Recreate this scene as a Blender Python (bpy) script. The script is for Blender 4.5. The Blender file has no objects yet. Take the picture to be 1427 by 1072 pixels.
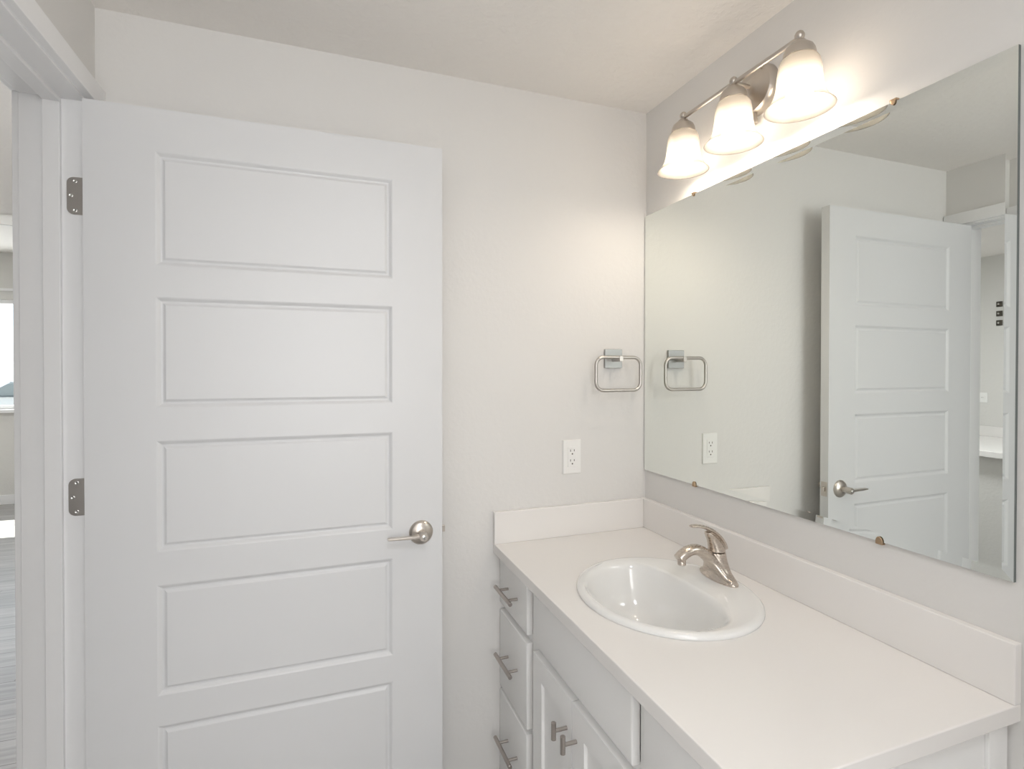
import bpy, bmesh, math, random
from mathutils import Vector, Matrix
random.seed(7)
S = bpy.context.scene
COL = S.collection
PI = math.pi

# ------------------------------------------------------------------ camera
CAM = (-1.1025, -1.6198, 1.43)
cd = bpy.data.cameras.new('camera')
cam = bpy.data.objects.new('camera', cd)
COL.objects.link(cam)
cam.location = CAM
yaw, pitch, roll = math.radians(20.0094), math.radians(-0.5106), math.radians(0.054)
cam.rotation_mode = 'XYZ'
fwd = Vector((math.sin(yaw)*math.cos(pitch), math.cos(yaw)*math.cos(pitch), math.sin(pitch)))
rgt = Vector((math.cos(yaw), -math.sin(yaw), 0))
upv = rgt.cross(fwd)
r2 = rgt*math.cos(roll) + upv*math.sin(roll)
u2 = upv*math.cos(roll) - rgt*math.sin(roll)
cam.rotation_euler = Matrix((r2, u2, -fwd)).transposed().to_euler()
cd.sensor_fit = 'HORIZONTAL'
cd.sensor_width = 36
cd.lens = 744.789*36/1427
cd.shift_x = (713.5-710.82)/1427
cd.shift_y = (521.0-536)/1427
cd.clip_start = 0.02
S.camera = cam

# ------------------------------------------------------------------ view, world, sun, large lights
S.view_settings.view_transform = 'Standard'
S.view_settings.look = 'None'
S.view_settings.gamma = 1
S.view_settings.use_curve_mapping = False
S.view_settings.exposure = 0.0
S.cycles.use_denoising = True
S.cycles.sample_clamp_indirect = 6
S.cycles.max_bounces = 14
S.cycles.diffuse_bounces = 8
S.cycles.glossy_bounces = 6
S.cycles.caustics_reflective = True

w = bpy.data.worlds.new('world')
S.world = w
w.use_nodes = True
bg = w.node_tree.nodes['Background']
bg.inputs[0].default_value = (0.80, 0.90, 1.0, 1)
bg.inputs[1].default_value = 2.2

def lamp(name, kind, loc, energy, color=(1, 1, 1), direction=None, **kw):
    ld = bpy.data.lights.new(name, kind)
    ld.energy = energy
    ld.color = color
    for k, v in kw.items():
        setattr(ld, k, v)
    o = bpy.data.objects.new(name, ld)
    COL.objects.link(o)
    o.location = loc
    if direction is not None:
        o.rotation_euler = Vector(direction).to_track_quat('-Z', 'Y').to_euler()
    return o

# sun through the far bedroom window, high from beyond it
SUN = 16.0
lamp('sun', 'SUN', (-4, 12, 10), SUN, (1.0, 0.97, 0.92), (0.0, -0.576, -0.817), angle=0.01)
# fill light added at the made-up rear window (behind the camera)
lamp('rear_fill_light', 'AREA', (-0.95, -3.33, 1.50), 28, (1.0, 1.0, 1.0), (0.06, 1, 0.14),
     shape='RECTANGLE', size=1.3, size_y=1.5)
# daylight of the bedroom window
lamp('bedroom_window_daylight', 'AREA', (-4.45, 5.38, 1.58), 9, (0.90, 1.0, 1.12), (0.0, -1, -0.1),
     shape='RECTANGLE', size=1.6, size_y=1.05)
# added fill lamps under the ceilings: bedroom, hall, then bathroom behind the camera
lamp('bedroom_fill_light', 'AREA', (-4.60, 3.10, 2.62), 28, (1.0, 1.0, 0.98), (0.0, 0, -1), shape='DISK', size=0.40)
lamp('hall_fill_light', 'AREA', (-2.45, 0.55, 2.31), 25, (0.99, 1.0, 1.03), (0.0, 0, -1), shape='DISK', size=0.40)
lamp('bath_fill_light', 'AREA', (-0.85, -1.80, 2.31), 6.8, (0.97, 1.0, 1.05), (0.0, 0, -1), shape='DISK', size=0.40)

# ------------------------------------------------------------------ materials
def mat(name, color, rough=0.5, metal=0.0, bump=None, spec=0.5, coat=0.0):
    m = bpy.data.materials.new(name)
    m.use_nodes = True
    nt = m.node_tree
    b = nt.nodes['Principled BSDF']
    b.inputs['Base Color'].default_value = (*color, 1)
    b.inputs['Roughness'].default_value = rough
    b.inputs['Metallic'].default_value = metal
    b.inputs['Specular IOR Level'].default_value = spec
    b.inputs['Coat Weight'].default_value = coat
    if bump:
        scale, strength, detail, ramp = bump
        tc = nt.nodes.new('ShaderNodeTexCoord')
        n = nt.nodes.new('ShaderNodeTexNoise')
        n.inputs['Scale'].default_value = scale
        n.inputs['Detail'].default_value = detail
        nt.links.new(tc.outputs['Object'], n.inputs['Vector'])
        src = n.outputs['Fac']
        if ramp:
            r = nt.nodes.new('ShaderNodeValToRGB')
            r.color_ramp.elements[0].position = ramp[0]
            r.color_ramp.elements[1].position = ramp[1]
            nt.links.new(src, r.inputs['Fac'])
            src = r.outputs['Color']
        bp = nt.nodes.new('ShaderNodeBump')
        bp.inputs['Strength'].default_value = strength
        bp.inputs['Distance'].default_value = 0.004
        nt.links.new(src, bp.inputs['Height'])
        nt.links.new(bp.outputs['Normal'], b.inputs['Normal'])
    return m

def brushed(name, color, rough):
    m = mat(name, color, rough, 1.0)
    nt = m.node_tree
    b = nt.nodes['Principled BSDF']
    tc = nt.nodes.new('ShaderNodeTexCoord')
    mp = nt.nodes.new('ShaderNodeMapping')
    mp.inputs['Scale'].default_value = (30, 30, 900)
    n = nt.nodes.new('ShaderNodeTexNoise')
    n.inputs['Scale'].default_value = 2.0
    nt.links.new(tc.outputs['Object'], mp.inputs['Vector'])
    nt.links.new(mp.outputs['Vector'], n.inputs['Vector'])
    mr = nt.nodes.new('ShaderNodeMapRange')
    mr.inputs['To Min'].default_value = rough-0.012
    mr.inputs['To Max'].default_value = rough+0.016
    nt.links.new(n.outputs['Fac'], mr.inputs['Value'])
    nt.links.new(mr.outputs['Result'], b.inputs['Roughness'])
    return m

M = {}
M['wall'] = mat('wall_paint', (0.74, 0.73, 0.715), 0.55, bump=(55, 0.06, 3, (0.42, 0.62)), spec=0.3)
M['ceiling'] = mat('ceiling_knockdown', (0.88, 0.855, 0.825), 0.8, bump=(38, 0.22, 4, (0.44, 0.60)), spec=0.2)
M['trim'] = mat('trim_paint', (0.87, 0.87, 0.875), 0.33)
M['door'] = mat('door_paint', (0.71, 0.715, 0.725), 0.36)
M['cabinet'] = mat('cabinet_paint', (0.87, 0.87, 0.865), 0.38)
M['cabinet_inside'] = mat('cabinet_inside', (0.10, 0.09, 0.08), 0.8)
M['counter'] = mat('white_counter', (0.83, 0.81, 0.79), 0.22, coat=0.2)
M['porcelain'] = mat('porcelain', (0.84, 0.84, 0.83), 0.06, coat=0.6)
M['nickel'] = brushed('satin_nickel', (0.60, 0.555, 0.505), 0.31)
M['faucet'] = brushed('brushed_nickel', (0.60, 0.535, 0.475), 0.27)
M['hinge'] = brushed('hinge_nickel', (0.50, 0.47, 0.44), 0.38)
M['pull'] = brushed('pull_nickel', (0.48, 0.44, 0.41), 0.30)
M['towel_plate'] = brushed('towel_plate_nickel', (0.40, 0.405, 0.40), 0.42)
M['towel'] = brushed('towel_ring_nickel', (0.52, 0.49, 0.46), 0.30)
M['steel'] = mat('screw_steel', (0.80, 0.79, 0.77), 0.22, 1.0)
M['plastic'] = mat('white_plastic', (0.86, 0.855, 0.84), 0.3)
M['slot'] = mat('outlet_slot', (0.10, 0.09, 0.085), 0.6)
M['brass'] = mat('bronze_clip', (0.45, 0.33, 0.22), 0.3, 1.0)
M['mirror'] = mat('mirror_silver', (0.895, 0.925, 0.895), 0.0, 1.0)
M['mirror_edge'] = mat('mirror_glass_edge', (0.13, 0.15, 0.145), 0.3)
M['dark'] = mat('dark_metal', (0.10, 0.09, 0.075), 0.35, 0.8)
M['hall_wall'] = mat('hall_wall_paint', (0.70, 0.69, 0.665), 0.6, bump=(55, 0.10, 3, (0.42, 0.62)), spec=0.3)

def planks():
    m = mat('grey_wood_planks', (0.5, 0.5, 0.5), 0.38)
    nt = m.node_tree
    b = nt.nodes['Principled BSDF']
    tc = nt.nodes.new('ShaderNodeTexCoord')
    br = nt.nodes.new('ShaderNodeTexBrick')
    br.inputs['Scale'].default_value = 1.0
    br.inputs['Brick Width'].default_value = 1.2
    br.inputs['Row Height'].default_value = 0.16
    br.inputs['Mortar Size'].default_value = 0.002
    br.inputs['Color1'].default_value = (0.40, 0.385, 0.37, 1)
    br.inputs['Color2'].default_value = (0.31, 0.30, 0.29, 1)
    br.inputs['Mortar'].default_value = (0.16, 0.15, 0.14, 1)
    nt.links.new(tc.outputs['Object'], br.inputs['Vector'])
    mp = nt.nodes.new('ShaderNodeMapping')
    mp.inputs['Scale'].default_value = (2.5, 38, 1)
    nt.links.new(tc.outputs['Object'], mp.inputs['Vector'])
    n = nt.nodes.new('ShaderNodeTexNoise')
    n.inputs['Scale'].default_value = 1.0
    n.inputs['Detail'].default_value = 6
    nt.links.new(mp.outputs['Vector'], n.inputs['Vector'])
    mx = nt.nodes.new('ShaderNodeMixRGB')
    mx.blend_type = 'OVERLAY'
    mx.inputs[0].default_value = 0.55
    nt.links.new(br.outputs['Color'], mx.inputs[1])
    nt.links.new(n.outputs['Fac'], mx.inputs[2])
    nt.links.new(mx.outputs['Color'], b.inputs['Base Color'])
    return m
M['planks'] = planks()

def shade_glass():
    """frosted glass: part of the light goes straight through, a little is scattered"""
    m = bpy.data.materials.new('frosted_shade_glass')
    m.use_nodes = True
    nt = m.node_tree
    nt.nodes.clear()
    out = nt.nodes.new('ShaderNodeOutputMaterial')
    d = nt.nodes.new('ShaderNodeBsdfDiffuse')
    d.inputs[0].default_value = (0.145, 0.137, 0.126, 1)
    t = nt.nodes.new('ShaderNodeBsdfTranslucent')
    t.inputs[0].default_value = (0.085, 0.080, 0.073, 1)
    p = nt.nodes.new('ShaderNodeBsdfTransparent')
    p.inputs[0].default_value = (0.38, 0.38, 0.38, 1)
    a1 = nt.nodes.new('ShaderNodeAddShader')
    a2 = nt.nodes.new('ShaderNodeAddShader')
    nt.links.new(d.outputs[0], a1.inputs[0])
    nt.links.new(t.outputs[0], a1.inputs[1])
    nt.links.new(a1.outputs[0], a2.inputs[0])
    nt.links.new(p.outputs[0], a2.inputs[1])
    nt.links.new(a2.outputs[0], out.inputs[0])
    return m
M['shade'] = shade_glass()

def emit(name, color, strength):
    m = bpy.data.materials.new(name)
    m.use_nodes = True
    nt = m.node_tree
    nt.nodes.clear()
    out = nt.nodes.new('ShaderNodeOutputMaterial')
    e = nt.nodes.new('ShaderNodeEmission')
    e.inputs[0].default_value = (*color, 1)
    e.inputs[1].default_value = strength
    nt.links.new(e.outputs[0], out.inputs[0])
    return m
BULB_W = 64.0
M['bulb'] = emit('lit_bulb', (1.0, 0.86, 0.70), BULB_W)

def glass():
    m = bpy.data.materials.new('window_glass')
    m.use_nodes = True
    nt = m.node_tree
    nt.nodes.clear()
    out = nt.nodes.new('ShaderNodeOutputMaterial')
    t = nt.nodes.new('ShaderNodeBsdfTransparent')
    t.inputs[0].default_value = (0.95, 0.97, 0.97, 1)
    g = nt.nodes.new('ShaderNodeBsdfGlossy')
    g.inputs['Roughness'].default_value = 0.02
    mx = nt.nodes.new('ShaderNodeMixShader')
    mx.inputs[0].default_value = 0.06
    nt.links.new(t.outputs[0], mx.inputs[1])
    nt.links.new(g.outputs[0], mx.inputs[2])
    nt.links.new(mx.outputs[0], out.inputs[0])
    return m
M['glass'] = glass()
M['frosted'] = mat('frosted_pane', (0.85, 0.88, 0.9), 0.5)
M['ground'] = mat('outdoor_ground', (0.55, 0.53, 0.50), 0.9, bump=(20, 0.3, 3, None))
M['siding'] = mat('house_siding', (0.62, 0.66, 0.70), 0.7)
M['roofing'] = mat('house_roof', (0.24, 0.25, 0.28), 0.8)
M['car_paint'] = mat('car_paint', (0.42, 0.43, 0.43), 0.25, 0.4, coat=0.6)
M['car_glass'] = mat('car_glass', (0.16, 0.18, 0.18), 0.15)
M['tyre'] = mat('tyre', (0.03, 0.03, 0.03), 0.8)
M['fan_blade'] = mat('fan_blade_white', (0.80, 0.79, 0.77), 0.45)
M['fan_metal'] = mat('fan_bronze', (0.13, 0.10, 0.08), 0.35, 0.8)

# ------------------------------------------------------------------ mesh helpers
def link(name, bm, m, parent=None, loc=None, smooth=None, bevel=0, segs=2, recalc=True):
    if recalc:
        bmesh.ops.recalc_face_normals(bm, faces=bm.faces)
    if smooth is not None:
        for f in bm.faces:
            f.smooth = True
        lim = math.radians(smooth)
        for e in bm.edges:
            if len(e.link_faces) == 2:
                e.smooth = e.calc_face_angle(0) < lim
            else:
                e.smooth = False
    me = bpy.data.meshes.new(name)
    bm.to_mesh(me)
    bm.free()
    mats = m if isinstance(m, (list, tuple)) else [m]
    for x in mats:
        me.materials.append(x)
    o = bpy.data.objects.new(name, me)
    COL.objects.link(o)
    if parent:
        o.parent = parent
    if loc is not None:
        o.location = loc
    if bevel:
        md = o.modifiers.new('bevel', 'BEVEL')
        md.width = bevel
        md.segments = segs
        md.limit_method = 'ANGLE'
        md.angle_limit = math.radians(40)
    return o

def tag(o, label=None, cat=None, group=None, kind=None):
    if label: o['label'] = label
    if cat: o['category'] = cat
    if group: o['group'] = group
    if kind: o['kind'] = kind
    return o

def thing(name, label, cat, loc=(0, 0, 0), group=None, kind=None):
    o = bpy.data.objects.new(name, None)
    COL.objects.link(o)
    o.location = loc
    o.empty_display_size = 0.05
    return tag(o, label, cat, group, kind)

def box(bm, x0, x1, y0, y1, z0, z1, mi=0):
    x0, x1 = sorted((x0, x1)); y0, y1 = sorted((y0, y1)); z0, z1 = sorted((z0, z1))
    v = [bm.verts.new(p) for p in ((x0,y0,z0),(x1,y0,z0),(x1,y1,z0),(x0,y1,z0),(x0,y0,z1),(x1,y0,z1),(x1,y1,z1),(x0,y1,z1))]
    for q in ((0,3,2,1),(4,5,6,7),(0,1,5,4),(1,2,6,5),(2,3,7,6),(3,0,4,7)):
        f = bm.faces.new([v[i] for i in q]); f.material_index = mi
    return v

def boxes(*L):
    bm = bmesh.new()
    for b in L:
        box(bm, *b)
    return bm

def loft(bm, rings, cap=True, closed=True, mi=0):
    R = [[bm.verts.new(p) for p in r] for r in rings]
    n = len(R[0])
    for a, b in zip(R[:-1], R[1:]):
        for i in range(n if closed else n-1):
            f = bm.faces.new((a[i], a[(i+1) % n], b[(i+1) % n], b[i])); f.material_index = mi
    if cap:
        f = bm.faces.new(R[0][::-1]); f.material_index = mi
        f = bm.faces.new(R[-1]); f.material_index = mi
    return R

def lathe(bm, prof, c=(0, 0, 0), axis='z', n=32, cap=True, mi=0):
    """prof: list of (radius, distance along the axis)"""
    rings = []
    for r, h in prof:
        ring = []
        for k in range(n):
            a = 2*PI*k/n
            p, q = r*math.cos(a), r*math.sin(a)
            if axis == 'z': v = (c[0]+p, c[1]+q, c[2]+h)
            elif axis == 'x': v = (c[0]+h, c[1]+p, c[2]+q)
            else: v = (c[0]+q, c[1]+h, c[2]+p)
            ring.append(v)
        rings.append(ring)
    return loft(bm, rings, cap, True, mi)

def tube(bm, pts, rad, n=14, cap=True, closed=False, flat=None):
    """sweep circles of radius rad (number or list) along pts; flat = (side, thickness) factors about Y"""
    P = [Vector(p) for p in pts]
    N = len(P)
    rr = rad if isinstance(rad, (list, tuple)) else [rad]*N
    rings = []
    prev = None
    for i in range(N):
        if closed:
            t = (P[(i+1) % N]-P[i-1]).normalized()
        else:
            t = (P[min(i+1, N-1)]-P[max(i-1, 0)]).normalized()
        if prev is None:
            ref = Vector((0, 1, 0)) if abs(t.y) < 0.9 else Vector((1, 0, 0))
            s = (ref - t*ref.dot(t)).normalized()
        else:
            s = (prev - t*prev.dot(t)).normalized()
        prev = s
        u = t.cross(s)
        f1, f2 = (1, 1)
        if flat:
            f1, f2 = flat[i] if isinstance(flat, list) else flat
        rings.append([P[i] + s*(rr[i]*f1*math.cos(2*PI*k/n)) + u*(rr[i]*f2*math.sin(2*PI*k/n)) for k in range(n)])
    if closed:
        rings.append(rings[0])
        R = [[bm.verts.new(p) for p in r] for r in rings[:-1]]
        for i in range(N):
            a, b = R[i], R[(i+1) % N]
            for k in range(n):
                bm.faces.new((a[k], a[(k+1) % n], b[(k+1) % n], b[k]))
    else:
        loft(bm, rings, cap)

def spline(pts, n=8):
    P = [Vector(p) for p in pts]
    out = []
    for i in range(len(P)-1):
        p0 = P[max(i-1, 0)]; p1 = P[i]; p2 = P[i+1]; p3 = P[min(i+2, len(P)-1)]
        for k in range(n):
            t = k/n
            out.append(0.5*((2*p1)+(p2-p0)*t+(2*p0-5*p1+4*p2-p3)*t*t+(3*p1-p0-3*p2+p3)*t**3))
    out.append(P[-1])
    return out

# ------------------------------------------------------------------ the setting
W = 1.6196         # room width (left wall at x = -W)
H = 2.3332         # ceiling
WT = 0.125         # thickness of the left wall
YR = -3.40         # rear wall of the bathroom
HX = -6.2          # far left of the bedroom
HY = 5.47          # window wall of the bedroom
DJ = -0.066        # face of the hinge jamb
DN = -0.925        # face of the strike jamb
DH = 2.068         # underside of the head jamb
YB = 2.30          # where the lower hall ceiling ends and the bedroom begins
HB = 2.65          # bedroom ceiling
PX = -3.95         # partition wall seen in the mirror

def structure(name, bm, m, label, cat, **kw):
    return tag(link(name, bm, m, **kw), label, cat, kind='structure')

structure('floor', boxes((HX-.1, .1, YR-.1, HY+.15, -.06, 0)), M['planks'],
          'grey wood plank floor seen through the doorway', 'floor')
structure('ceiling', boxes((HX-.1, .1, YR-.1, YB, H, H+.06)), M['ceiling'],
          'off-white ceiling with a knockdown texture', 'ceiling')
structure('wall_back', boxes((-W-WT, .1, 0, .1, 0, H)), M['wall'],
          'pale wall behind the open door and the towel ring', 'wall')
structure('wall_right', boxes((0, .1, YR-.1, 0, 0, H)), M['wall'],
          'pale wall carrying the big mirror and the vanity light', 'wall')
structure('wall_left', boxes((-W-WT, -W, DJ+.019, 0, 0, H), (-W-WT, -W, DN-.019, DJ+.019, DH+.019, H),
                             (-W-WT, -W, YR-.1, DN-.019, 0, H)), M['wall'],
          'pale wall with the doorway at the left of the photo', 'wall')
structure('ceiling_bedroom', boxes((HX-.1, .1, YB, HY+.15, HB, HB+.06)), M['ceiling'],
          'higher textured ceiling over the bedroom beyond the doorway', 'ceiling')
structure('wall_header', boxes((HX-.1, .1, YB-.02, YB+.08, H+.06, HB)), M['wall'],
          'short header wall where the hall ceiling steps up', 'wall')
# rear wall (behind the camera), with a window added for the fill light
structure('wall_rear', boxes((-W, -1.60, YR-.1, YR, 0, H), (-.30, 0, YR-.1, YR, 0, H),
                             (-1.60, -.30, YR-.1, YR, 0, .75), (-1.60, -.30, YR-.1, YR, 2.25, H)), M['wall'],
          'pale wall behind the camera', 'wall')
structure('light_blocker', boxes((-.62, 0, -2.12, -2.02, 0, H)), M['wall'],  # unseen wall added to keep the rear light off the vanity end
          'short unseen wall added behind the camera to shade the vanity end', 'wall')
wr = structure('added_window', boxes((-1.60, -.30, YR-.06, YR-.02, .75, .80), (-1.60, -.30, YR-.06, YR-.02, 2.20, 2.25),  # made-up window, added to carry the rear fill light
                                 (-1.60, -1.55, YR-.06, YR-.02, .80, 2.20), (-.35, -.30, YR-.06, YR-.02, .80, 2.20)), M['trim'],
               'white framed window added behind the camera for fill light', 'window')
link('pane', boxes((-1.55, -.35, YR-.045, YR-.040, .80, 2.20)), M['frosted'], wr)

# door frame: jambs, stops, casings both sides -- one built-in frame
jf = thing('trim_1', 'white door jamb and flat casing around the doorway', 'door frame', (-W, DJ, 0), kind='structure')
def jpart(name, *L, bevel=.0015):
    bm = boxes(*[(a+W, b+W, c-DJ, d-DJ, e, f) for a, b, c, d, e, f in L])
    return link(name, bm, M['trim'], jf, bevel=bevel)
JX0, JX1 = -W-WT-.003, -W+.003
jpart('jamb', (JX0, JX1, DJ, DJ+.019, 0, DH+.019))
jpart('jamb', (JX0, JX1, DN-.019, DN, 0, DH+.019))
jpart('head_jamb', (JX0, JX1, DN, DJ, DH, DH+.019))
SX0, SX1 = -1.6990, -1.6650
jpart('stop', (SX0, SX1, DJ-.011, DJ, 0, DH-.011))
jpart('stop', (SX0, SX1, DN, DN+.011, 0, DH-.011))
jpart('head_stop', (SX0, SX1, DN, DJ, DH-.011, DH))
CX = -W+.018
jpart('casing', (-W, CX, DJ+.006, -.004, 0, DH+.006))
jpart('casing', (-W, CX, DN-.076, DN-.006, 0, DH+.006))
jpart('head_casing', (-W, CX+.004, DN-.088, -.003, DH+.006, 2.125))
HCX = -W-WT
jpart('casing', (HCX-.016, HCX, DJ+.004, DJ+.074, 0, DH+.004))
jpart('casing', (HCX-.016, HCX, DN-.074, DN-.004, 0, DH+.004))
jpart('head_casing', (HCX-.018, HCX, DN-.084, DJ+.084, DH+.004, 2.125))

# ------------------------------------------------------------------ panel door
def panelled(bm, x0, x1, z0, z1, y, panels, prof, flip=1, mi=0):
    """face in the plane y, split into flat rails/stiles and recessed panels (depth goes along +y*flip)"""
    xs = sorted({x0, x1, *[p[0] for p in panels], *[p[1] for p in panels]})
    zs = sorted({z0, z1, *[p[2] for p in panels], *[p[3] for p in panels]})
    for i in range(len(xs)-1):
        for j in range(len(zs)-1):
            a, b, c, d = xs[i], xs[i+1], zs[j], zs[j+1]
            inside = any(p[0]-1e-6 <= a and b <= p[1]+1e-6 and p[2]-1e-6 <= c and d <= p[3]+1e-6 for p in panels)
            if inside:
                continue
            vs = [bm.verts.new(q) for q in ((a, y, c), (b, y, c), (b, y, d), (a, y, d))]
            bm.faces.new(vs if flip > 0 else vs[::-1])
    for (a, b, c, d) in panels:
        rings = []
        for ins, dep in prof:
            rings.append([bm.verts.new(q) for q in ((a+ins, y+flip*dep, c+ins), (b-ins, y+flip*dep, c+ins),
                                                    (b-ins, y+flip*dep, d-ins), (a+ins, y+flip*dep, d-ins))])
        for r, s in zip(rings[:-1], rings[1:]):
            for k in range(4):
                vs = [r[k], r[(k+1) % 4], s[(k+1) % 4], s[k]]
                bm.faces.new(vs if flip > 0 else vs[::-1])
        bm.faces.new(rings[-1] if flip > 0 else rings[-1][::-1])

DW, DT = 0.8506, 0.035
Z0, Z1 = 0.016, 2.0594
tops = [1.9560, 1.6045, 1.2540, 0.9010, 0.5555]
bots = [1.6800, 1.3340, 0.9825, 0.6300, 0.2850]
panels = [(0.1450, 0.7105, b, t) for t, b in zip(tops, bots)]
prof = [(0, 0), (.0030, .0012), (.0095, .0068), (.0125, .0072), (.0150, .0066), (.0200, .0026), (.0215, .0022)]
door = thing('door_1', 'white five-panel door standing open against the back wall', 'door',
             (-1.6112, -.1062, 0), kind='structure')
door.rotation_euler = (0, 0, math.radians(-0.3784))
bm = bmesh.new()
panelled(bm, 0, DW, Z0, Z1, 0, panels, prof, 1)
panelled(bm, 0, DW, Z0, Z1, DT, panels, prof, -1)
for q in (((0,0,Z0),(0,DT,Z0),(0,DT,Z1),(0,0,Z1)), ((DW,0,Z0),(DW,0,Z1),(DW,DT,Z1),(DW,DT,Z0)),
          ((0,0,Z1),(0,DT,Z1),(DW,DT,Z1),(DW,0,Z1)), ((0,0,Z0),(DW,0,Z0),(DW,DT,Z0),(0,DT,Z0))):
    bm.faces.new([bm.verts.new(p) for p in q])
bmesh.ops.remove_doubles(bm, verts=bm.verts, dist=1e-5)
link('slab', bm, M['door'], door, recalc=False)
# lever handles (front and back)
LZ = 0.9665
for sgn, y0 in ((-1, 0), (1, DT)):
    bm = bmesh.new()
    lathe(bm, [(.034, 0), (.034, .003), (.032, .006), (.026, .010), (.018, .0125), (.0155, .0135)], (0, 0, 0), 'y', 40)
    if sgn < 0:
        bmesh.ops.scale(bm, vec=(1, -1, 1), verts=bm.verts)
    ros = link('lever_handle', bm, M['nickel'], door, (DW-.0615, y0, LZ), smooth=35)
    ros['label'] = 'satin nickel lever handle'
    bm = bmesh.new()
    lathe(bm, [(.0105, .012), (.0105, .030), (.0125, .032), (.0125, .050), (.0115, .0515)], (0, 0, 0), 'y', 28)
    if sgn < 0:
        bmesh.ops.scale(bm, vec=(1, -1, 1), verts=bm.verts)
    link('hub', bm, M['nickel'], ros, smooth=35)
    bm = bmesh.new()
    ring = []
    for x, dy, hy, hz in ((-.004, .041, .0085, .0042), (-.03, .041, .0085, .0038), (-.06, .0395, .0085, .0032), (-.093, .037, .008, .0028), (-.097, .037, .0075, .0024)):
        y = sgn*dy
        ring.append([(x, y-hy, -hz), (x, y+hy, -hz), (x, y+hy, hz), (x, y-hy, hz)])
    loft(bm, ring)
    link('lever', bm, M['nickel'], ros, bevel=.0012)
    bm = bmesh.new()
    lathe(bm, [(.0062, .0512), (.0062, .0535), (.005, .0542)], (0, 0, 0), 'y', 20)
    if sgn < 0:
        bmesh.ops.scale(bm, vec=(1, -1, 1), verts=bm.verts)
    link('privacy_button', bm, M['steel'], ros, smooth=35)
    bm = bmesh.new()
    lathe(bm, [(.0014, .0541), (.0014, .0547)], (0, 0, 0), 'y', 10)
    if sgn < 0:
        bmesh.ops.scale(bm, vec=(1, -1, 1), verts=bm.verts)
    link('pinhole', bm, M['slot'], ros)
bm = boxes((DW, DW+.0015, DT/2-.0127, DT/2+.0127, LZ-.028, LZ+.028))
lp = link('latch_plate', bm, M['nickel'], door, bevel=.0006)
bm = bmesh.new()
loft(bm, [[(DW+.001, DT/2-.006, LZ-.009), (DW+.001, DT/2+.006, LZ-.009), (DW+.001, DT/2+.006, LZ+.009), (DW+.001, DT/2-.006, LZ+.009)],
          [(DW+.011, DT/2-.006, LZ-.009), (DW+.011, DT/2+.002, LZ-.009), (DW+.011, DT/2+.002, LZ+.009), (DW+.011, DT/2-.006, LZ+.009)]])
link('latch_bolt', bm, M['nickel'], lp, bevel=.001)
# hinges: jamb leaf, knuckle, screws
def rounded_leaf(bm, x0, x1, z0, z1, y0, y1, r):
    pts = []
    for cx, cz, a0 in ((x0+r, z1-r, 90), (x0+r, z0+r, 180)):
        for k in range(9):
            a = math.radians(a0+90*k/8)
            pts.append((cx+r*math.cos(a), cz+r*math.sin(a)))
    pts += [(x1, z0), (x1, z1)]
    loft(bm, [[(x, y0, z) for x, z in pts], [(x, y1, z) for x, z in pts]])
for zt in (1.8853, 1.1667, 0.40):
    bm = bmesh.new()
    x0, x1 = -.0440, -.0115   # in door coordinates
    yj = DJ+.1062             # jamb face in door coordinates
    rounded_leaf(bm, x0, x1, zt-.0887, zt, yj-.0022, yj-.0002, .0145)
    h = link('hinge', bm, M['hinge'], door)
    h.rotation_euler = (0, 0, math.radians(.3784))
    h['label'] = 'satin nickel butt hinge with rounded corners'
    bm = bmesh.new()
    for k in range(5):
        zz = zt-.0887+.0177*k
        lathe(bm, [(.0055, .0004), (.006, .001), (.006, .0167), (.0055, .0173)], (-.0055, yj-.003, zz), 'z', 16)
    link('knuckle', bm, M['hinge'], h, smooth=40)
    for sx, sz in ((-.0275, -.010), (-.0355, -.0444), (-.0275, -.0790)):
        bm = bmesh.new()
        lathe(bm, [(.0044, 0), (.0044, -.0009), (.0030, -.0016), (.0014, -.0012), (.0012, -.0009)], (sx, yj-.0022, zt+sz), 'y', 18)
        link('screw', bm, M['steel'], h, smooth=40)

# ------------------------------------------------------------------ mirror
MY0, MY1, MZ0, MZ1 = -.0040, -1.0716, 1.0737, 1.9690
BW = .0172
TILT = math.tan(math.radians(3.15))*BW
mx = -.0062
mir = thing('wall_mirror', 'large frameless mirror with narrow slanted edge strips above the white countertop', 'mirror', (mx, (MY0+MY1)/2, (MZ0+MZ1)/2))
def ml(x, y, z): return (x-mx, y-(MY0+MY1)/2, z-(MZ0+MZ1)/2)
bm = bmesh.new()
inn = [bm.verts.new(ml(mx, y, z)) for y, z in ((MY0-BW, MZ0+BW), (MY1+BW, MZ0+BW), (MY1+BW, MZ1-BW), (MY0-BW, MZ1-BW))]
outp = [(MY0, MZ0), (MY1, MZ0), (MY1, MZ1), (MY0, MZ1)]
out = [bm.verts.new(ml(mx-TILT, y, z)) for y, z in outp]
bm.faces.new(inn)
for k in range(4):
    bm.faces.new((out[k], out[(k+1) % 4], inn[(k+1) % 4], inn[k]))
bck = [bm.verts.new(ml(-.0005, y, z)) for y, z in outp]
for k in range(4):
    f = bm.faces.new((bck[k], bck[(k+1) % 4], out[(k+1) % 4], out[k])); f.material_index = 1
f = bm.faces.new(bck[::-1]); f.material_index = 1
link('mirror_glass', bm, [M['mirror'], M['mirror_edge']], mir)
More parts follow.
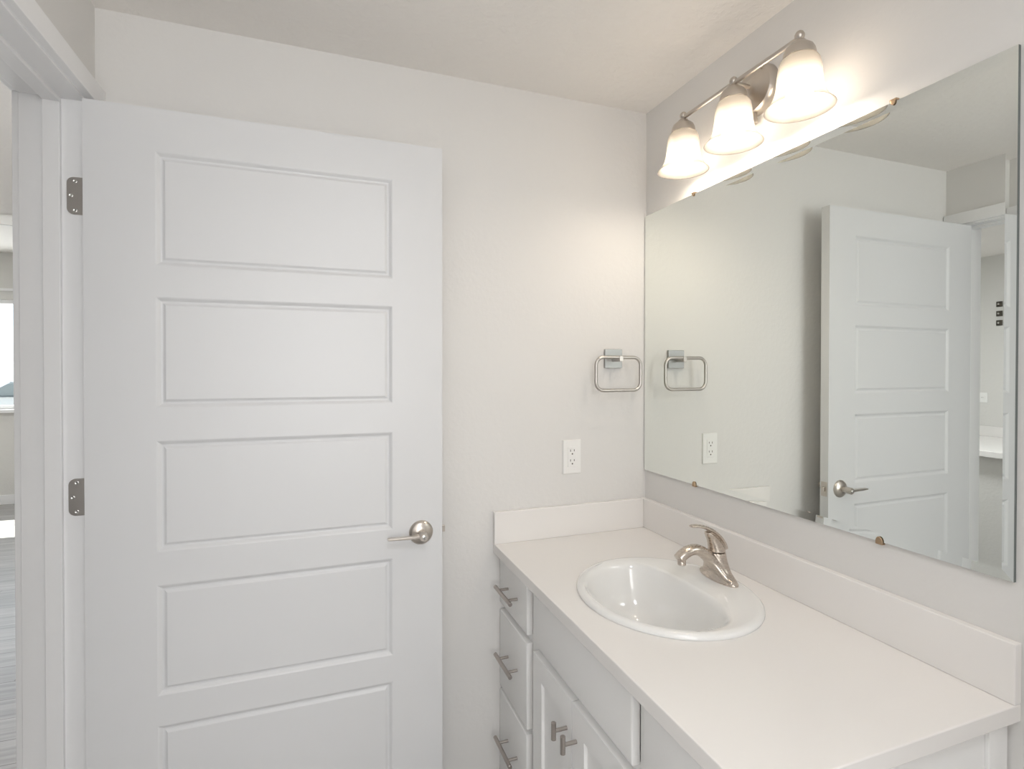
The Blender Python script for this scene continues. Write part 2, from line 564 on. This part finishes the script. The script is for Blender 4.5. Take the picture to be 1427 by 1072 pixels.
for y, z, s, q in ((-.262, MZ1, -1, .6), (-.868, MZ1, -1, .65), (-.2705, MZ0, 1, 1), (-.846, MZ0, 1, 1)):
    bm = bmesh.new()
    pts = [(x*.008, s*(zz*.011)) for x, zz in [(math.cos(math.radians(a)), math.sin(math.radians(a))) for a in range(0, 181, 15)]]
    pts = [(.008, -s*.005)] + pts + [(-.008, -s*.005)]
    pts = [(a*q, b*q) for a, b in pts]
    loft(bm, [[ml(-.0085, y+a, z+b) for a, b in pts], [ml(-.0105, y+a*.85, z+b*.9) for a, b in pts]])
    # foot reaching back to the wall just outside the glass
    zf = sorted((z-s*.0055, z-s*.0008))
    a, b = ml(-.0100, y-.007, zf[0]), ml(-.0002, y+.007, zf[1])
    box(bm, a[0], b[0], a[1], b[1], a[2], b[2])
    link('mirror_clip', bm, M['brass'], mir, bevel=.0006)['label'] = 'small bronze mirror clip'

# ------------------------------------------------------------------ vanity cabinet
FX = -.549     # front faces
FR = -.5295     # face frame plane
TH = .019
CT = .8437     # underside of the countertop
CY1 = -1.064   # right end of the cabinet
van = thing('vanity_cabinet', 'white vanity cabinet with drawers and doors under the countertop', 'cabinet', (-.27, -.53, 0))
def vl(L):
    return [(a+.27, b+.27, c+.53, d+.53, e, f) for a, b, c, d, e, f in L]
def vpart(name, L, m=M['cabinet'], parent=van, bevel=.0012):
    return link(name, boxes(*vl(L)), m, parent, bevel=bevel)
vpart('carcass', [(FR+.019, -.004, -.021, -.003, .09, CT), (FR+.019, -.004, CY1, CY1+.018, 0, CT),
                  (FR+.019, -.004, CY1+.018, -.021, .09, .108), (-.012, -.004, CY1+.018, -.021, .108, CT),
                  (-.465, -.447, CY1+.018, -.021, 0, .09)])
vpart('face_frame', [(FR, FR+.019, -.040, -.003, .09, CT), (FR, FR+.019, -.285, -.236, .09, CT),
                     (FR, FR+.019, -.800, -.765, .09, CT), (FR, FR+.019, CY1, CY1+.045, .09, CT),
                     (FR, FR+.019, CY1+.045, -.040, CT-.035, CT), (FR, FR+.019, CY1+.045, -.040, .09, .125),
                     (FR, FR+.019, -.765, -.285, .655, .690), (FR, FR+.019, -.236, -.040, .655, .690), (FR, FR+.019, CY1+.045, -.800, .655, .690),
                     (FR, FR+.019, -.236, -.040, .395, .425), (FR, FR+.019, CY1+.045, -.800, .395, .425)])
vpart('scribe_strip', [(-.066, -.037, CY1-.007, CY1, 0, CT)])

def slab_front(name, y0, y1, z0, z1):
    """slab front with an eased edge"""
    bm = bmesh.new()
    y0, y1 = sorted((y0, y1))
    def ring(x, i):
        return [(x+.27, y0+i+.53, z0+i), (x+.27, y1-i+.53, z0+i), (x+.27, y1-i+.53, z1-i), (x+.27, y0+i+.53, z1-i)]
    loft(bm, [ring(FX+TH, 0), ring(FX+.0045, 0), ring(FX+.0025, .0008), ring(FX+.0008, .0025), ring(FX, .0050)])
    return link(name, bm, M['cabinet'], van, smooth=32)

def bar_pull(parent, yc, zc, L=.137, cc=.078):
    bm = bmesh.new()
    x = FX-.032
    tube(bm, [(x+.27, yc-L/2+.53, zc), (x+.27, yc-L/2+.0008+.53, zc), (x+.27, yc+L/2-.0008+.53, zc), (x+.27, yc+L/2+.53, zc)], [.0052, .006, .006, .0052], 18)
    p = link('pull', bm, M['pull'], parent, smooth=40)
    for s in (-1, 1):
        bm = bmesh.new()
        tube(bm, [(FX+.27, yc+s*cc/2+.53, zc), (x+.004+.27, yc+s*cc/2+.53, zc)], .0042, 14)
        link('standoff', bm, M['pull'], p, smooth=40)
    return p

def bar_knob(parent, yc, zc):
    bm = bmesh.new()
    x = FX-.034
    tube(bm, [(x+.27, yc+.53, zc-.0205), (x+.27, yc+.53, zc-.0197), (x+.27, yc+.53, zc+.0197), (x+.27, yc+.53, zc+.0205)], [.005, .006, .006, .005], 18)
    p = link('knob', bm, M['pull'], parent, smooth=40)
    bm = bmesh.new()
    tube(bm, [(FX+.27, yc+.53, zc), (x+.004+.27, yc+.53, zc)], .0045, 14)
    link('standoff', bm, M['pull'], p, smooth=40)
    return p

ZR = [(.684, .836), (.417, .661), (.108, .404)]
for k, (z0, z1) in enumerate(ZR):
    d = slab_front('drawer', -.004, -.2365, z0, z1)
    d['label'] = ['shallow top drawer front beside the back wall', 'middle drawer front beside the back wall', 'bottom drawer front beside the back wall'][k]
    bar_pull(d, -.1235, (.7560, .5465, .2875)[k])
slab_front('false_front', -.2845, -.7640, .686, .836)['label'] = 'wide plain panel below the sink'
for k, (z0, z1) in enumerate(ZR):
    d = slab_front('drawer', -.8020, -1.0590, z0, z1)
    d['label'] = ['shallow top drawer front at the near end', 'middle drawer front at the near end', 'bottom drawer front at the near end'][k]
    if k == 0:
        pass
    bar_pull(d, -.9300, (.7000 if k == 0 else (0, .5465, .2875)[k]))
# shaker doors
sprof = [(0, 0), (.0015, .0004), (.0030, .0080), (.0034, .0084)]
for k, (y0, y1) in enumerate(((-.2845, -.5165), (-.5195, -.7640))):
    bm = bmesh.new()
    dw, z0, z1 = abs(y1-y0), .108, .664
    panelled(bm, 0, dw, z0, z1, 0, [(.056, dw-.056, z0+.056, z1-.056)], sprof, 1)
    for q in (((0,0,z0),(0,TH,z0),(0,TH,z1),(0,0,z1)), ((dw,0,z0),(dw,0,z1),(dw,TH,z1),(dw,TH,z0)),
              ((0,0,z1),(0,TH,z1),(dw,TH,z1),(dw,0,z1)), ((0,0,z0),(dw,0,z0),(dw,TH,z0),(0,TH,z0)),
              ((0,TH,z0),(dw,TH,z0),(dw,TH,z1),(0,TH,z1))):
        bm.faces.new([bm.verts.new(p) for p in q])
    bmesh.ops.remove_doubles(bm, verts=bm.verts, dist=1e-5)
    # local (x along door, y depth) -> world (y, x)
    bmesh.ops.transform(bm, matrix=Matrix(((0, 1, 0, FX+.27), (-1, 0, 0, y0+.53), (0, 0, 1, 0), (0, 0, 0, 1))), verts=bm.verts)
    d = link('door', bm, M['cabinet'], van, bevel=.002)
    d['label'] = ['recessed panel door beside the drawers', 'recessed panel door at the near end'][k]
    bar_knob(d, (-.4915, -.5410)[k], .5860)

# ------------------------------------------------------------------ countertop
CZ = .8737
CX0, CY0 = -.571, -1.0807
top = thing('countertop', 'white vanity countertop with low backsplashes on two walls', 'countertop', (-.285, -.54, CT))
SC = Vector((-.2905, -.5130, CZ))       # sink centre
SA, SB = .2135, .2345                   # rim radii along x and y
def counter_slab():
    bm = bmesh.new()
    x0, x1, y0, y1 = CX0, -.0005, CY0, -.0005
    ang = [2*PI*k/72 for k in range(72)] + [math.atan2(b-SC.y, a-SC.x) % (2*PI) for a in (x0, x1) for b in (y0, y1)]
    ang = sorted(set(round(a, 6) for a in ang))
    ell, rec = [], []
    for a in ang:
        c, s = math.cos(a), math.sin(a)
        ell.append((SC.x+(SA-.014)*c, SC.y+(SB-.014)*s))
        t = 1e9
        if c > 1e-9: t = min(t, (x1-SC.x)/c)
        if c < -1e-9: t = min(t, (x0-SC.x)/c)
        if s > 1e-9: t = min(t, (y1-SC.y)/s)
        if s < -1e-9: t = min(t, (y0-SC.y)/s)
        rec.append((SC.x+t*c, SC.y+t*s))
    o = Vector((-.285, -.54, CT))
    def vv(L, z): return [bm.verts.new(Vector((x, y, z))-o) for x, y in L]
    e1, r1, e0, r0 = vv(ell, CZ), vv(rec, CZ), vv(ell, CT+.0002), vv(rec, CT+.0002)
    n = len(ang)
    for i in range(n):
        j = (i+1) % n
        bm.faces.new((e1[i], r1[i], r1[j], e1[j]))
        bm.faces.new((e0[i], e0[j], r0[j], r0[i]))
        bm.faces.new((r1[i], r0[i], r0[j], r1[j]))
        bm.faces.new((e1[i], e1[j], e0[j], e0[i]))
    return bm
link('slab', counter_slab(), M['counter'], top, bevel=.0022, segs=3)
o = Vector((-.285, -.54, CT))
link('backsplash', boxes((-.019-o.x, -.0006-o.x, CY0-o.y, -.0006-o.y, CZ-o.z, .9753-o.z)), M['counter'], top, bevel=.0018, segs=3)
link('side_splash', boxes((CX0-o.x, -.0194-o.x, -.019-o.y, -.0006-o.y, CZ-o.z, .9753-o.z)), M['counter'], top, bevel=.0018, segs=3)

# ------------------------------------------------------------------ sink
sink = thing('drop_in_sink', 'white oval drop-in sink set into the countertop', 'sink', SC)
def sink_mesh():
    bm = bmesh.new()
    n = 96
    bc = Vector((-.318-SC.x, -.512-SC.y))      # basin centre relative to the sink
    def oval(a, b, z):
        return [(a*math.cos(2*PI*k/n), b*math.sin(2*PI*k/n), z) for k in range(n)]
    def basin(s, z, bx=.0):
        pts = []
        for k in range(n):
            t = 2*PI*k/n
            c, q = math.cos(t), math.sin(t)
            if c >= 0:   # back half: squarer
                e = 2/2.7
                x = .108*abs(c)**e; y = .196*math.copysign(abs(q)**e, q)
                e2 = 2/2.15
            else:
                e = 2/2.15
                x = -.160*abs(c)**e; y = .196*math.copysign(abs(q)**e, q)
            pts.append((bc.x+bx+x*s, bc.y+y*s, z))
        return pts
    rings = [oval(SA-.016, SB-.016, -.018), oval(SA-.016, SB-.016, .0004), oval(SA-.001, SB-.001, .0004), oval(SA, SB, .003), oval(SA-.001, SB-.001, .0075), oval(SA-.005, SB-.005, .0112),
             oval(SA-.011, SB-.011, .0128), oval(SA-.018, SB-.018, .0125)]
    rings += [basin(1.055, .0105), basin(1.02, .0085), basin(.99, .003), basin(.965, -.008), basin(.93, -.030), basin(.87, -.062), basin(.78, -.093),
              basin(.64, -.118), basin(.46, -.133), basin(.26, -.140), basin(.12, -.1425)]
    loft(bm, rings, cap=False)
    return bm, bc
bm, bc = sink_mesh()
link('basin', bm, M['porcelain'], sink, smooth=60)
bm = bmesh.new()
lathe(bm, [(.022, 0), (.022, .002), (.019, .003), (.012, .0015), (.011, .006), (.004, .0075)], (bc.x, bc.y, -.1435), 'z', 28)
link('drain', bm, M['nickel'], sink, smooth=40)

# ------------------------------------------------------------------ faucet
FZ = CZ+.0100
FY = -.5040
fau = thing('faucet', 'brushed nickel single-lever faucet standing on the sink rim', 'faucet', (-.118, FY, FZ))
def remesh(o, vox=.0016, it=6):
    r = o.modifiers.new('remesh', 'REMESH'); r.mode = 'VOXEL'; r.voxel_size = vox; r.use_smooth_shade = True
    s = o.modifiers.new('smooth', 'SMOOTH'); s.iterations = it; s.factor = .5
def ell_ring(cx, cy, z, a, b, n=28):
    return [(cx+a*math.cos(2*PI*k/n), cy+b*math.sin(2*PI*k/n), z) for k in range(n)]
bm = bmesh.new()
# base lobes flowing up into the column
loft(bm, [ell_ring(0, 0, 0, .025, .064), ell_ring(0, 0, .005, .026, .065), ell_ring(0, 0, .011, .0245, .060), ell_ring(0, 0, .018, .023, .049),
          ell_ring(-.001, 0, .027, .023, .038), ell_ring(-.002, 0, .038, .023, .031), ell_ring(-.004, 0, .05, .0228, .0262), ell_ring(-.006, 0, .062, .0225, .0240), ell_ring(-.007, 0, .0735, .0225, .0230)])
# spout ridge that splits towards both ends of the base
sp = spline([(-.012, 0, .038), (-.034, 0, .062), (-.060, 0, .081), (-.084, 0, .0865), (-.108, 0, .080), (-.126, 0, .067)], 8)
ns = len(sp)
tube(bm, sp, [.0195-.0045*min(1, i/(ns*.6)) for i in range(ns)], 20, flat=(1.12, .86))
for s in (-1, 1):
    q = spline([(-.006, s*.056, .006), (-.010, s*.040, .014), (-.016, s*.024, .030), (-.028, s*.010, .052), (-.050, s*.003, .074)], 8)
    tube(bm, q, [.0085+.0045*i/len(q) for i in range(len(q))], 16)
b = link('body', bm, M['faucet'], fau, smooth=60)
remesh(b, .0014, 12)
bm = bmesh.new()
lathe(bm, [(.0105, 0), (.0105, .010), (.009, .012)], (-.1165, 0, .053), 'z', 24)
link('aerator', bm, M['faucet'], fau, smooth=40)
bm = bmesh.new()
loft(bm, [ell_ring(-.007, 0, .0755, .0220, .0225), ell_ring(-.008, 0, .084, .0212, .0215), ell_ring(-.012, 0, .094, .0195, .0195), ell_ring(-.019, 0, .106, .0160, .0165), ell_ring(-.029, 0, .119, .0120, .0140), ell_ring(-.036, 0, .127, .007, .0110)])
hp = spline([(.014, 0, .0815), (.010, 0, .094), (-.003, 0, .112), (-.022, 0, .128), (-.046, 0, .140), (-.070, 0, .1455), (-.088, 0, .1465)], 8)
nh = len(hp)
tube(bm, hp, [.0150 if i < nh*.5 else .0150-.0055*(i/nh-.5)*2 for i in range(nh)], 18,
     flat=[(1.15-.15*i/nh, .42-.10*i/nh) for i in range(nh)])
b = link('handle', bm, M['faucet'], fau, smooth=60)
remesh(b, .0010, 14)

# ------------------------------------------------------------------ towel ring
tr = thing('towel_ring', 'satin nickel squared towel ring on the back wall', 'towel ring', (-.136, 0, 1.466))
link('wall_plate', boxes((-.0335, .0335, -.0105, -.0004, -.0325, .0325)), M['towel_plate'], tr, bevel=.0012)
bm = boxes((-.0065, .0075, -.0605, -.0100, -.0105, .0085))
link('post', bm, M['towel'], tr, bevel=.0012)
bm = bmesh.new()
x0, x1, z0, z1, r = -.0930, .0790, -.1075, .0035, .0275
pts = []
for cx, cz, a0 in ((x1-r, z1-r, 0), (x0+r, z1-r, 90), (x0+r, z0+r, 180), (x1-r, z0+r, 270)):
    for k in range(9):
        a = math.radians(a0+90*k/8)
        pts.append((cx+r*math.cos(a), -.0535, cz+r*math.sin(a)))
tube(bm, pts, .0057, 16, closed=True)
link('ring', bm, M['towel'], tr, smooth=50)

# ------------------------------------------------------------------ wall outlet
ou = thing('wall_outlet', 'white rectangular electrical outlet on the back wall above the side splash', 'outlet', (-.2925, 0, 1.135))
bm = bmesh.new()
def rect(x0, x1, z0, z1, y): return [(x0, y, z0), (x1, y, z0), (x1, y, z1), (x0, y, z1)]
loft(bm, [rect(-.0335, .0335, -.057, .057, -.0003), rect(-.0335, .0335, -.057, .057, -.003), rect(-.0315, .0315, -.055, .055, -.0058)])
link('cover_plate', bm, M['plastic'], ou)
rc = link('receptacle', boxes((-.0165, .0165, -.0076, -.0050, -.0335, .0335)), M['plastic'], ou, bevel=.0008)
for zc in (.0185, -.0145):
    bm = boxes((-.0080, -.0058, -.0081, -.0070, zc-.0010, zc+.0065), (.0058, .0080, -.0081, -.0070, zc-.0002, zc+.0065))
    lathe(bm, [(.0026, -.0070), (.0026, -.0081)], (0, 0, zc-.0085), 'y', 14)
    link('socket', bm, M['slot'], rc)

# ------------------------------------------------------------------ vanity light
LX, LY, LZB = -.0878, -.5153, 2.1734
vanl = thing('vanity_light', 'satin nickel three-shade vanity light glowing above the mirror', 'wall light', (0, LY, LZB))
bm = bmesh.new()
lathe(bm, [(.064, -.0005), (.064, -.010), (.061, -.018), (.055, -.0235), (.034, -.0265), (.022, -.034), (.014, -.038)], (0, 0, -.010), 'x', 44)
cp = link('canopy', bm, M['nickel'], vanl, smooth=32)
for y, z in ((.036, -.034), (-.030, .032)):
    bm = bmesh.new()
    lathe(bm, [(.0045, -.0245), (.0045, -.029), (.0025, -.031)], (0, y, z), 'x', 14)
    link('screw', bm, M['nickel'], cp, smooth=40)
bm = bmesh.new()
lathe(bm, [(.0075, .012), (.0075, 0), (.0095, -.003), (.0095, -.012), (.006, -.015)], (-.0175, .002, -.085), 'z', 20)
link('finial', bm, M['nickel'], cp, smooth=40)
bm = bmesh.new()
tube(bm, [(-.036, 0, -.006), (LX+.004, 0, -.006)], .0058, 16)
link('arm', bm, M['nickel'], vanl, smooth=40)
bm = bmesh.new()
tube(bm, [(LX, -.205, -.006), (LX, .205, -.006)], .0058, 18)
link('crossbar', bm, M['nickel'], vanl, smooth=40)
SP = .2004
for k in (-1, 0, 1):
    y = k*SP
    bm = bmesh.new()
    lathe(bm, [(.003, .0105), (.0075, .0075), (.0103, .002), (.0105, -.001), (.0095, -.006), (.006, -.010), (.006, -.012), (.013, -.0135), (.015, -.016),
               (.0165, -.0185), (.018, -.019), (.024, -.024), (.0265, -.0275), (.0285, -.0280), (.0325, -.037), (.0340, -.045), (.0340, -.0495), (.031, -.0500)], (LX, y, 0), 'z', 36)
    fit = link('shade_fitter', bm, M['nickel'], vanl, smooth=32)
    bm = bmesh.new()
    zt, zr = -.0475, 2.0114-LZB
    op = [(.0270, zt), (.0320, zt-.002), (.0375, zt-.006), (.0415, zt-.013), (.0440, zt-.024), (.0455, zt-.040), (.0472, zt-.058), (.0500, zt-.076), (.0543, zt-.090), (.0610, zt-.102), (.0680, zr+.0045), (.0715, zr+.0012), (.0725, zr)]
    ip = [(r-.0032, z+.0010) for r, z in op[::-1]]
    lathe(bm, op+ip, (LX, y, 0), 'z', 48, cap=False)
    sh = link('shade', bm, M['shade'], vanl, smooth=60)
    bm = bmesh.new()
    lathe(bm, [(.002, -.1645), (.012, -.163), (.0205, -.1585), (.0262, -.1515), (.0285, -.1425), (.0275, -.131), (.0245, -.116), (.0205, -.100), (.0185, -.088), (.002, -.0875)], (LX, y, 0), 'z', 28)
    bl = link('bulb', bm, M['bulb'], vanl, smooth=60)
    bm = bmesh.new()
    lathe(bm, [(.002, -.0873), (.0182, -.0873), (.0150, -.078), (.0132, -.070), (.0130, -.050), (.002, -.050)], (LX, y, 0), 'z', 28)
    link('bulb_base', bm, M['plastic'], bl, smooth=50)

# ------------------------------------------------------------------ bedroom and hall beyond the doorway
WX0, WX1, WZ0, WZ1 = -5.30, -3.00, 1.0, 2.155
structure('wall_far', boxes((HX, WX0, HY, HY+.12, 0, HB), (WX1, .1, HY, HY+.12, 0, HB), (WX0, WX1, HY, HY+.12, 0, WZ0),
                            (WX0, WX1, HY, HY+.12, WZ1, HB)), M['hall_wall'], 'pale bedroom wall with the bright window, beyond the doorway', 'wall')
structure('wall_bedroom', boxes((HX-.1, HX, YR, HY, 0, HB)), M['hall_wall'], 'pale side wall of the bedroom', 'wall')
structure('wall_partition', boxes((PX-.1, PX, YR, 2.1, 0, H)), M['hall_wall'], 'pale hall wall behind the far counter, seen in the mirror', 'wall')
structure('wall_hall_rear', boxes((HX, -W-WT, YR-.1, YR, 0, H)), M['hall_wall'], 'pale rear wall of the hall', 'wall')
structure('wall_hall_side', boxes((-W-WT, -W-WT+.1, .1, HY, 0, HB)), M['hall_wall'], 'pale hall wall beside the doorway', 'wall')
structure('baseboard_far', boxes((HX, -1.76, HY-.014, HY, 0, .10)), M['trim'], 'white baseboard under the bedroom window', 'baseboard', bevel=.002)
wn = structure('window_1', boxes((WX0, WX1, HY+.02, HY+.09, WZ1-.04, WZ1), (WX0, WX1, HY+.02, HY+.09, WZ0, WZ0+.04),
                                 (WX0, WX0+.05, HY+.02, HY+.09, WZ0+.04, WZ1-.04), (WX1-.05, WX1, HY+.02, HY+.09, WZ0+.04, WZ1-.04)), M['trim'],
               'bright white-framed bedroom window beyond the doorway', 'window')
link('pane', boxes((WX0+.05, WX1-.05, HY+.05, HY+.056, WZ0+.04, WZ1-.04)), M['glass'], wn)
link('window_sill', boxes((WX0-.06, WX1+.06, HY-.05, HY+.02, .965, WZ0)), M['trim'], wn, bevel=.003)
link('head_trim', boxes((WX0-.06, WX1+.06, HY-.03, HY, 2.245, 2.27)), M['trim'], wn)

# ceiling fan
fan = thing('ceiling_fan', 'white-bladed ceiling fan in the bedroom, above the far window', 'fan', (-3.95, 3.65, HB))
bm = bmesh.new()
lathe(bm, [(.07, 0), (.07, -.02), (.05, -.035), (.015, -.04), (.015, -.045)], (0, 0, 0), 'z', 28)
lathe(bm, [(.06, -.04), (.095, -.055), (.10, -.085), (.09, -.11), (.05, -.12)], (0, 0, 0), 'z', 28)
link('motor_housing', bm, M['fan_metal'], fan, smooth=40)
for k in range(5):
    a = math.radians(14+72*k)
    R = Matrix.Rotation(a, 4, 'Z') @ Matrix.Translation((0, 0, -.075)) @ Matrix.Rotation(math.radians(9), 4, 'X')
    bm = bmesh.new()
    outl = [(.14, -.045), (.20, -.058), (.50, -.072), (.60, -.066), (.635, -.035), (.64, 0), (.635, .035), (.60, .066), (.50, .072), (.20, .058), (.14, .045)]
    loft(bm, [[(x, y, -.003) for x, y in outl], [(x, y, .003) for x, y in outl]])
    bmesh.ops.transform(bm, matrix=R, verts=bm.verts)
    bl = link('blade', bm, M['fan_blade'], fan)
    bm = bmesh.new()
    box(bm, .08, .24, -.014, .014, -.009, -.003)
    bmesh.ops.transform(bm, matrix=R, verts=bm.verts)
    link('bracket', bm, M['fan_metal'], bl, bevel=.002)
bm = bmesh.new()
lathe(bm, [(.085, -.115), (.095, -.13), (.085, -.165), (.05, -.185), (.01, -.19)], (0, 0, 0), 'z', 28)
link('light_bowl', bm, M['fan_blade'], fan, smooth=40)

# counter across the hall (seen in the mirror)
hc = thing('hall_cabinet', 'plain grey-white base cabinet under the far counter, seen in the mirror', 'cabinet', (-3.5, .7, 0))
link('body', boxes((-.448, .44, -1.19, 1.19, .09, .86)), M['hall_wall'], hc, bevel=.002)
link('toe_kick', boxes((-.448, .38, -1.18, 1.18, 0, .09)), M['hall_wall'], hc)
ht = thing('hall_counter', 'white counter with low backsplash across the hall, seen in the mirror', 'countertop', (-3.5, .7, .86))
link('slab', boxes((-.449, .50, -1.2, 1.2, .0002, .04)), M['counter'], ht, bevel=.003)
link('backsplash', boxes((-.449, -.430, -1.2, 1.2, .04, .12)), M['counter'], ht, bevel=.002)
sw = thing('hall_outlet', 'white outlet plate mounted sideways above the far counter, seen in the mirror', 'outlet', (PX, 1.138, 1.205))
link('cover_plate', boxes((.0004, .006, -.057, .057, -.039, .039)), M['plastic'], sw, bevel=.0015)
for q in (-1, 1):
    rc2 = link('receptacle', boxes((.005, .008, q*.024-.016, q*.024+.016, -.014, .014)), M['plastic'], sw, bevel=.001)
    link('socket', boxes((.0078, .0084, q*.024-.006, q*.024-.004, -.004, .004), (.0078, .0084, q*.024+.004, q*.024+.006, -.004, .004)), M['slot'], rc2)
for k, z in enumerate((1.942, 1.868, 1.795)):  # unidentified small dark squares, built as plain metal plates
    p = thing('square_plate', ['topmost of three small dark square plates on the hall wall, in the mirror',
                            'middle one of three small dark square plates on the hall wall, in the mirror',
                            'lowest of three small dark square plates on the hall wall, in the mirror'][k],
              'wall plate', (PX, 1.006, z), 'square metal plates on the hall wall')
    link('plate', boxes((.0004, .010, -.020, .020, -.021, .021)), M['dark'], p, bevel=.002)
    bm = bmesh.new()
    lathe(bm, [(.007, .010), (.007, .020), (.004, .023)], (0, 0, 0), 'x', 18)
    link('peg', bm, M['steel'], p, smooth=40)

# outside the bedroom window
tag(link('outdoor_ground', boxes((-60, 40, HY+.5, 90, -.6, -.5)), M['ground']), 'pale ground outside the bedroom window', 'ground', kind='structure')
car = thing('parked_car', 'grey car parked outside the bedroom window', 'car', (-10.8, 22.5, -.5))
bm = bmesh.new()
prof_c = [(-2.2, .25), (-2.25, .60), (-2.1, .78), (-1.2, .92), (1.75, .98), (2.2, .90), (2.28, .55), (2.2, .25)]
loft(bm, [[(x, -.82, z) for x, z in prof_c], [(x, -.90, z*.98) for x, z in prof_c], [(x, .90, z*.98) for x, z in prof_c], [(x, .82, z) for x, z in prof_c]])
link('body', bm, M['car_paint'], car, bevel=.04, segs=3)
bm = bmesh.new()
cab = [(-1.15, .93), (-.35, 1.42), (1.0, 1.45), (1.85, .98)]
loft(bm, [[(x, -.70+.0*z, z) for x, z in cab], [(x, .70, z) for x, z in cab]])
link('cabin_glass', bm, M['car_glass'], car, bevel=.05, segs=3)
bm = bmesh.new()
box(bm, -.35, 1.0, -.62, .62, 1.42, 1.48)
link('roof', bm, M['car_paint'], car, bevel=.02)
for x in (-1.4, 1.4):
    for y in (-.82, .82):
        bm = bmesh.new()
        lathe(bm, [(.20, -.11), (.31, -.11), (.33, -.07), (.33, .07), (.31, .11), (.20, .11)], (x, y, .33), 'y', 28)
        link('wheel', bm, M['tyre'], car, smooth=40)
hs = thing('neighbour_house', 'blue-grey house far beyond the bedroom window', 'house', (-26, 62, -.5))
link('wall', boxes((-14, 14, -5, 5, 0, 2.2)), M['siding'], hs)
bm = bmesh.new()
loft(bm, [[(-14.6, -5.6, 2.2), (-14.6, 5.6, 2.2), (-14.6, 0, 3.0)], [(14.6, -5.6, 2.2), (14.6, 5.6, 2.2), (14.6, 0, 3.0)]])
link('roof', bm, M['roofing'], hs)

fn = thing('board_fence', 'pale board fence behind the car, beyond the bedroom window', 'fence', (-16, 36, -.5))
link('rail', boxes((-14, 14, .03, .07, .4, .5), (-14, 14, .03, .07, 1.6, 1.7)), M['trim'], fn)
link('boards', boxes(*[(-14+.2*k, -14+.2*k+.185, 0, .025, .05, 2.2) for k in range(140)]), M['trim'], fn)
